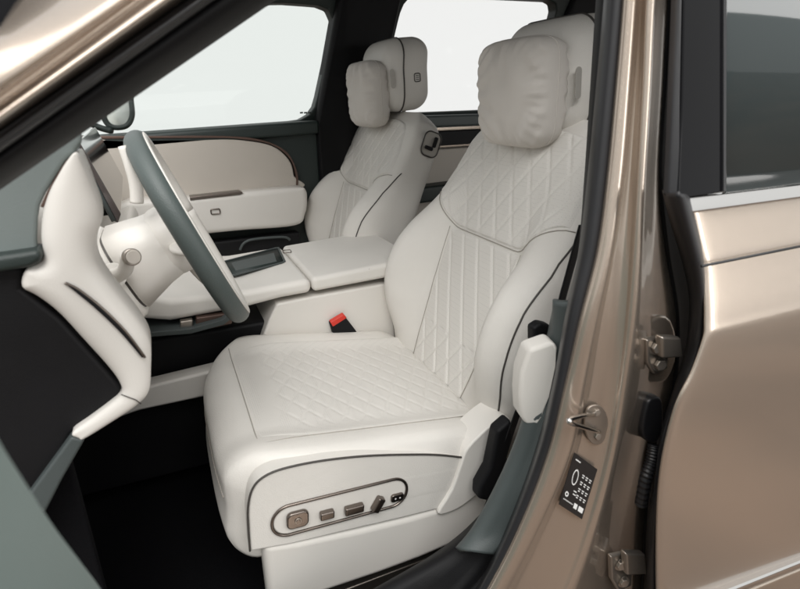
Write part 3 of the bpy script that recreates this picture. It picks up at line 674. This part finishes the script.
        db = slab('memory_button', rrect(k2, ex, ez, .0127, .0080, .0050, 5), (0, -.006, 0), BRONZE, cpn, .0018, 3)
        for s in (-1, 1):
            disc('button_mark', k2+ex*.0045*s+np.array([0, -.0062, 0]), (0, -1, 0), .0016, .0006, WHITE, db, 12, 0)
    # ---------- base and covers
    b_ = slab('seat_base', [(.10, yc-.22, .50), (.52, yc-.22, .50), (.54, yc-.22, .70), (.06, yc-.22, .715)], (0, .44, 0), BLACK, st, .02, 3)
    for s in (-1, 1):
        slab('seat_rail', [(.02, yc+s*.21-.02, .455), (.60, yc+s*.21-.02, .455), (.60, yc+s*.21-.02, .50), (.02, yc+s*.21-.02, .50)], (0, .04, 0), STEEL, st, .004, 2)
        slab('rail_mount', [(.10, yc+s*.21-.025, .44), (.52, yc+s*.21-.025, .44), (.52, yc+s*.21-.025, .456), (.10, yc+s*.21-.025, .456)], (0, .05, 0), BLACK, st, .003, 2)
    if driver:
        slab('side_cover', YY([(a, b, yc-.283) for a, b in ((262, 546), (300, 541), (360, 529), (410, 517), (440, 508), (468, 494), (478, 492), (492, 500), (490, 512), (474, 528), (455, 545), (420, 560), (380, 575), (330, 592), (270, 612))]), (0, .05, -.004), CREAM, st, .016, 5, 'long cream plastic cover below the cushion')
        slab('recliner_cover', YY([(a, b, yc-.292) for a, b in ((438, 514), (452, 490), (462, 462), (468, 448), (488, 428), (505, 417), (512, 424), (505, 442), (492, 470), (482, 490), (466, 504), (452, 512))]), (0, .07, 0), CREAM, st, .012, 5, 'cream cover over the backrest hinge', 3)
    else:
        slab('side_cover', [(.05, yc-.30, .60), (.5, yc-.30, .60), (.58, yc-.30, .72), (.05, yc-.30, .70)], (0, .085, 0), CREAM, st, .01, 3)
        slab('recliner_cover', [(.48, yc-.292, .70), (.62, yc-.292, .70), (.63, yc-.292, .84), (.54, yc-.292, .84)], (0, .07, 0), CREAM, st, .01, 3)
    # ---------- backrest
    O = np.array([.600, yc, .80])
    aw = lambda w_: lerp(w_, [-.08, 0, .08, .16, .24, .33, .42, .50, .57, .62, .65], [.240, .275, .297, .305, .308, .302, .275, .262, .250, .215, .165] if driver else [.240, .275, .297, .305, .308, .302, .280, .275, .270, .250, .205])
    bw = lambda w_: float(np.interp(w_, BX, BY))
    dw = lambda w_: lerp(w_, [-.08, .2, .45, .60, .65], [.055, .055, .050, .040, .020])
    BX = np.linspace(-.08, .65, 147); BY = np.interp(BX, [-.08, .0, .05, .10, .16, .24, .30, .37, .42, .48, .60], [0, .012, .045, .082, .105, .108, .090, .050, .026, .010, .0])
    BY = np.convolve(np.pad(BY, 7, mode='edge'), np.ones(15)/15, 'valid')
    def nf(v, w_, smth=True):
        a = aw(w_); t = min(abs(v)/a, 1); p = 4.0
        base = dw(w_)*(1-t**p)**(1/p)
        bol = bw(w_)*sm(.42, .78, t)*(1-t**13)**.5
        return base+bol
    def bpt(v, w_, n_): return O+np.array([0, v, 0])+BW*w_+BN*n_
    W_ = list(np.linspace(-.08, .60, 60))+[.612, .622, .630, .637, .642, .646, .649]
    rows = []
    M = 41
    for w_ in W_:
        e = sm(.56, .650, w_); sc = math.sqrt(max(0, 1-max(0, (w_-.585)/.066)**2)); a = aw(w_)*(1 if w_ < .60 else 1)
        L = []
        for j in range(M):                    # front, near side to far side
            t = -math.cos(math.pi*j/(M-1)); v = a*t
            L.append(bpt(v, w_, nf(v, w_)*(1 if w_ < .585 else sc)))
        for j in range(1, M-1):               # back
            t = math.cos(math.pi*j/(M-1)); v = a*t
            L.append(bpt(v, w_, -((.085+.03*sm(.2, .5, w_))*(1 if w_ < .585 else sc)+.02*sm(.4, 0, w_))*(1-abs(t)**3.5)**(1/3.5)))
        rows.append(L)
    bk = grid('backrest', rows, LEATHER, st, closed_u=True, caps=True)
    # shoulder insert (lozenges) and lumbar insert (slanting channels)
    def patch(nm, wlo, whi, half, qf, NU=170, NV=150, lift=.0012):
        rows = []
        for i in range(NU):
            t = i/(NU-1); L = []
            for j in range(NV):
                s = -1+2*j/(NV-1); lo = wlo(s); hi = whi(s); w_ = lo+(hi-lo)*t; v = half(w_)*s
                e = min(1, min(i, NU-1-i)/4, min(j, NV-1-j)/4)
                L.append(bpt(v, w_, nf(v, w_)+lift*math.sin(math.pi/2*e)-.0015*(1-e)+(qf(v, w_)+.003)*e))
            rows.append(L)
        return grid(nm, rows, PERF, bk)
    patch('shoulder_insert', lambda s: .352+.075*sm(.45, 1, abs(s)), lambda s: .618-.02*abs(s)**4, lambda w_: lerp(w_, [.34, .38, .42, .5, .58, .62], [.262, .262, .255, .246, .222, .178]),
          lambda v, w_: quilt(v-.6*w_, v+.6*w_,   .063, .0028, .15)*sm(.26, .21, abs(v)))
    patch('lumbar_insert', lambda s: -.02, lambda s: .346, lambda w_: lerp(w_, [-.02, .05, .2, .35], [.118, .128, .140, .148]),
          lambda v, w_: quilt(v-.62*w_, .0315 if w_ > .11 else .0315+sm(.11, .10, w_)*(v+.62*w_-.0315), .063, .0034, .15), NU=150)
    # seams round the inserts
    def on(v, w_, d=.0012): return bpt(v, w_, nf(v, w_)+d)
    tube('insert_seam', [on(-.262+.0*k, .43) if False else on(v, .349+.075*sm(.45, 1, abs(v)/.262)) for k, v in enumerate(np.linspace(-.262, .262, 40))], .0012, SEAM, bk)
    for s in (-1, 1):
        tube('bolster_seam', [on(s*lerp(w_, [-.02, .05, .2, .35], [.120, .130, .142, .150]), w_) for w_ in np.linspace(-.02, .346, 24)], .0010, SEAM, bk)
        tube('piping', [on(s*(aw(w_)-lerp(w_, [-.03, .05, .25, .36, .44], [.022, .020, .022, .016, .003])), w_, .001) for w_ in np.linspace(-.03, .44, 36)], .0019, PIPE, bk)
    # ---------- headrest
    HT = R(-6); HU = np.array([math.sin(HT), 0, math.cos(HT)]); HN = np.array([-math.cos(HT), 0, math.sin(HT)])
    HC = np.array([.848 if driver else .822, yc, 1.497 if driver else 1.532])
    def hp(n_, v, u): return HC+HN*n_+np.array([0, v, 0])+HU*u
    def hwarp(p, off):
        n_, v, u = p; taper = 1-.10*sm(.0, -.118, u)-.05*sm(.04, .118, u)
        return hp(off+n_-.012*(v/.13)**2+.012*sm(.0, .11, u)*(-1), v*taper, u)
    hd = rbox('headrest', (.086, .132, .118), (.060, .050, .058), 30, lambda p: hwarp(p, .012), LEATHER, st)
    for s in (-1, 1):
        slab('speaker_grille', rrect(hp(.070, s*.1312, -.008), HU, HN, .030, .0075, .007, 6), (0, s*.002, 0), GRILLE, hd, .0005, 2)
    # piping round the joint of front and rear half
    raw = []
    for sx, sy, a0 in ((1, 1, 0), (-1, 1, 90), (-1, -1, 180), (1, -1, 270)):
        for k in range(9):
            a = R(a0+90*k/8); raw.append((sx*(.132-.050)+.0495*math.cos(a), sy*(.118-.058)+.0575*math.sin(a)))
        nx = {(1, 1): (-1, 1), (-1, 1): (-1, -1), (-1, -1): (1, -1), (1, -1): (1, 1)}[(sx, sy)]
        a = R(a0+90); e = (nx[0]*(.132-.050)+.0495*math.cos(a), nx[1]*(.118-.058)+.0575*math.sin(a)); b0_ = raw[-1]
        raw += [(b0_[0]+(e[0]-b0_[0])*q/10, b0_[1]+(e[1]-b0_[1])*q/10) for q in range(1, 10)]
    jo = []
    for v, u in raw:
        tp = 1-.10*sm(.0, -.118, u)-.05*sm(.04, .118, u)
        jo.append(hp(.040-.012*(v/.13)**2-.012*sm(0, .11, u), v*tp*1.004, u*1.004))
    tube('headrest_piping', jo, .0028, PIPE, hd, True, 8)
    for s in (-1, 1):
        tube('headrest_post', [hp(.0, s*.05, -.10), bpt(s*.05, .60, -.03)], .007, CHROME, hd, seg=12)
    if not driver:
        ec = hp(-.022, -.1325, -.012)
        tube('headrest_emblem', rrect(ec, HN, HU, .011, .013, .005, 5), .0016, PIPE, hd, True, 6)
        for q in (-1, 0, 1):
            tube('emblem_bar', [ec+HN*.006+HU*q*.006+np.array([0, -.001, 0]), ec-HN*.006+HU*q*.006+np.array([0, -.001, 0])], .001, PIPE, hd, seg=6)
        # shoulder switches for moving the seat from behind
        sc_ = bpt(-.262, .560, -.040)
        sp = part_empty('shoulder_switch_panel', sc_, st, 'dark oval switch panel on the inner shoulder of the far seat')
        e1 = BW*.98+BN*-.15; e2 = BN
        slab('switch_plate', rrect(sc_+np.array([0, -.012, 0]), BW, BN, .038, .030, .020, 6), (0, .02, 0), GRILLE, sp, .002, 2)
        tube('panel_bezel', rrect(sc_+np.array([0, -.013, 0]), BW, BN, .040, .032, .021, 6), .0022, PIPE, sp, True, 8)
        slab('slide_switch', rrect(sc_+np.array([0, -.013, 0])-BW*.014+BN*.006, BN, BW, .015, .006, .004, 4), (0, -.008, 0), BLACK, sp, .002, 2)
        slab('tilt_switch', rrect(sc_+np.array([0, -.013, 0])+BW*.010-BN*.010, BW, BN, .017, .006, .004, 4), (0, -.008, 0), BLACK, sp, .002, 2)
    # ---------- buckle
    if driver:
        bk0 = P(343, 328, 'y', yc+.250)
        bu = slab('belt_buckle', [P(a, b, 'y', yc+.250) for a, b in ((330, 323), (344, 315), (357, 332), (358, 352), (338, 350))], (0, .018, 0), BLACK, st, .004, 3)
        slab('release_button', [P(a, b, 'y', yc+.2488) for a, b in ((330.5, 322.5), (344, 314.5), (347, 318), (333, 327))], (0, .016, .001), RED, bu, .002, 3)
    # ---------- neck pillow: rests against the headrest, a thing of its own
    return st, hp
def make_pillow(hp, label, yc, dy, seed):
    rnd = random.Random(seed)
    hh = np.array([.045, .124, .106])
    c = hp(.122, dy, -.022)
    HT = R(10); TW = R(0)
    HU = np.array([math.sin(R(-4)), 0, math.cos(R(-4))]); HN = np.array([-math.cos(R(-4)), 0, math.sin(R(-4))])
    ph = [rnd.uniform(0, 6) for _ in range(6)]
    V = []; F = []; N = 64
    def f(s, t, sd):
        # puffy square cushion: thickness goes to a seam at the edges, corners pulled in
        a = abs(s); b = abs(t)
        th = ((1-a**4.2)*(1-b**4.2))**.36
        pin = 1+.045*(a*a*b*b)-.055*(a*a)*(1-b*b)*0
        v = hh[1]*1.02*s*math.sqrt(1-.24*b**6)*(1-.03*(1-t)*a); u = hh[2]*1.03*t*math.sqrt(1-.24*a**6)
        v *= 1-.04*(1-t)/2*0
        wr = .0030*math.sin(11*s+4*t+ph[0])*math.sin(5*t+ph[1])*(.4+.6*a) + .0022*math.sin(23*s*t+ph[2]+6*t)
        rad = math.atan2(t, s); edge = max(a, b)
        wr += .0018*math.sin(34*rad+ph[3]+2*s)*sm(.55, .90, edge)*(1-sm(.97, 1, edge))*(.8 if s < 0 else .4)
        wr += -.013*math.exp(-((s-.05-.25*(t-.5))/.07)**2)*sm(.35, .95, t) - .008*math.exp(-((s+.35-.2*(t-.5))/.06)**2)*sm(.45, .95, t)
        n_ = sd*(.048*th+wr*min(1, th*1.6))
        return c+HN*n_+np.array([0, v, 0])+HU*u - HN*.010*(s*s)
    for sd in (1, -1):
        o = len(V)
        for i in range(N+1):
            for j in range(N+1):
                s = math.sin(math.pi/2*(-1+2*j/N)); t = math.sin(math.pi/2*(-1+2*i/N)); V.append(f(s, t, sd))
        for i in range(N):
            for j in range(N):
                q = [o+i*(N+1)+j, o+i*(N+1)+j+1, o+(i+1)*(N+1)+j+1, o+(i+1)*(N+1)+j]; F.append(q if sd > 0 else q[::-1])
    me = bpy.data.meshes.new('head_pillow'); ctr = Vector([float(x) for x in c])
    me.from_pydata([Vector([float(x) for x in v])-ctr for v in V], [], F)
    bm = bmesh.new(); bm.from_mesh(me); bmesh.ops.remove_doubles(bm, verts=bm.verts, dist=.00005); bmesh.ops.recalc_face_normals(bm, faces=bm.faces[:]); bm.to_mesh(me); bm.free()
    o = link('head_pillow', me, SUEDE); o.location = ctr
    eg = [f(s_, t_, 1) for s_, t_ in [(math.sin(q), -1) for q in np.linspace(-1.57, 1.57, 20)[:-1]]+[(1, math.sin(q)) for q in np.linspace(-1.57, 1.57, 20)[:-1]]+[(-math.sin(q), 1) for q in np.linspace(-1.57, 1.57, 20)[:-1]]+[(-1, -math.sin(q)) for q in np.linspace(-1.57, 1.57, 20)[:-1]]]
    tube('edge_seam', eg, .0016, SUEDE, o, True, 6)
    o['label'] = label; o['category'] = 'pillow'; o['group'] = 'pillows on the headrests'
    # hanging strap over the top of the headrest
    return o
s1, hp1 = make_seat(1.0, 'near cream quilted leather front seat with switch panel on its cushion side', True)
s2, hp2 = make_seat(1.86, 'far cream leather front seat beyond the centre console, switches on its shoulder', False)
make_pillow(hp1, 'large cream cushion on the headrest of the near seat, nearest the open door', 1.0, .0, 3)
make_pillow(lambda a_, b_, c_: hp2(a_, b_, c_-.030), 'cream cushion on the headrest of the far seat beyond the console', 1.86, .0, 8)

# ---- seat belt on the centre pillar (fixed to the car)
sbt = part_empty('seat_belt', P(560, 300, 'y', .62), car)
def strap(name, pts, wd, parent):
    rows = []
    pts = cr(pts, 8)
    for i, p in enumerate(pts):
        t = pts[min(i+1, len(pts)-1)]-pts[max(i-1, 0)]; t /= np.linalg.norm(t)
        s = np.cross(t, [0, 1, 0]); s /= np.linalg.norm(s); s = s*.9+np.array([0, .43, 0])
        rows.append([p+s*wd*k for k in (-1, -.5, 0, .5, 1)])
    return grid(name, rows, WEB, parent, thick=.0015)
strap('webbing', [P(583, 225, 'y', .64), P(576, 250, 'y', .64), P(565, 290, 'y', .64), P(553, 332, 'y', .64), P(535, 370, 'y', .65), P(512, 430, 'y', .66), P(497, 480, 'y', .67), P(488, 505, 'y', .68)], .016, sbt)
slab('belt_anchor', YY([(534, 328, .60), (542, 323, .60), (551, 325, .60), (552, 338, .60), (545, 344, .60), (534, 344, .60)]), (0, .02, 0), BLACK, sbt, .005, 3)
slab('anchor_boot', YY([(498, 432, .655), (512, 420, .655), (513, 440, .655), (502, 478, .655), (490, 502, .655), (479, 500, .655), (480, 488, .655), (490, 470, .655)]), (0, .03, 0), BLACK, sbt, .007, 3)
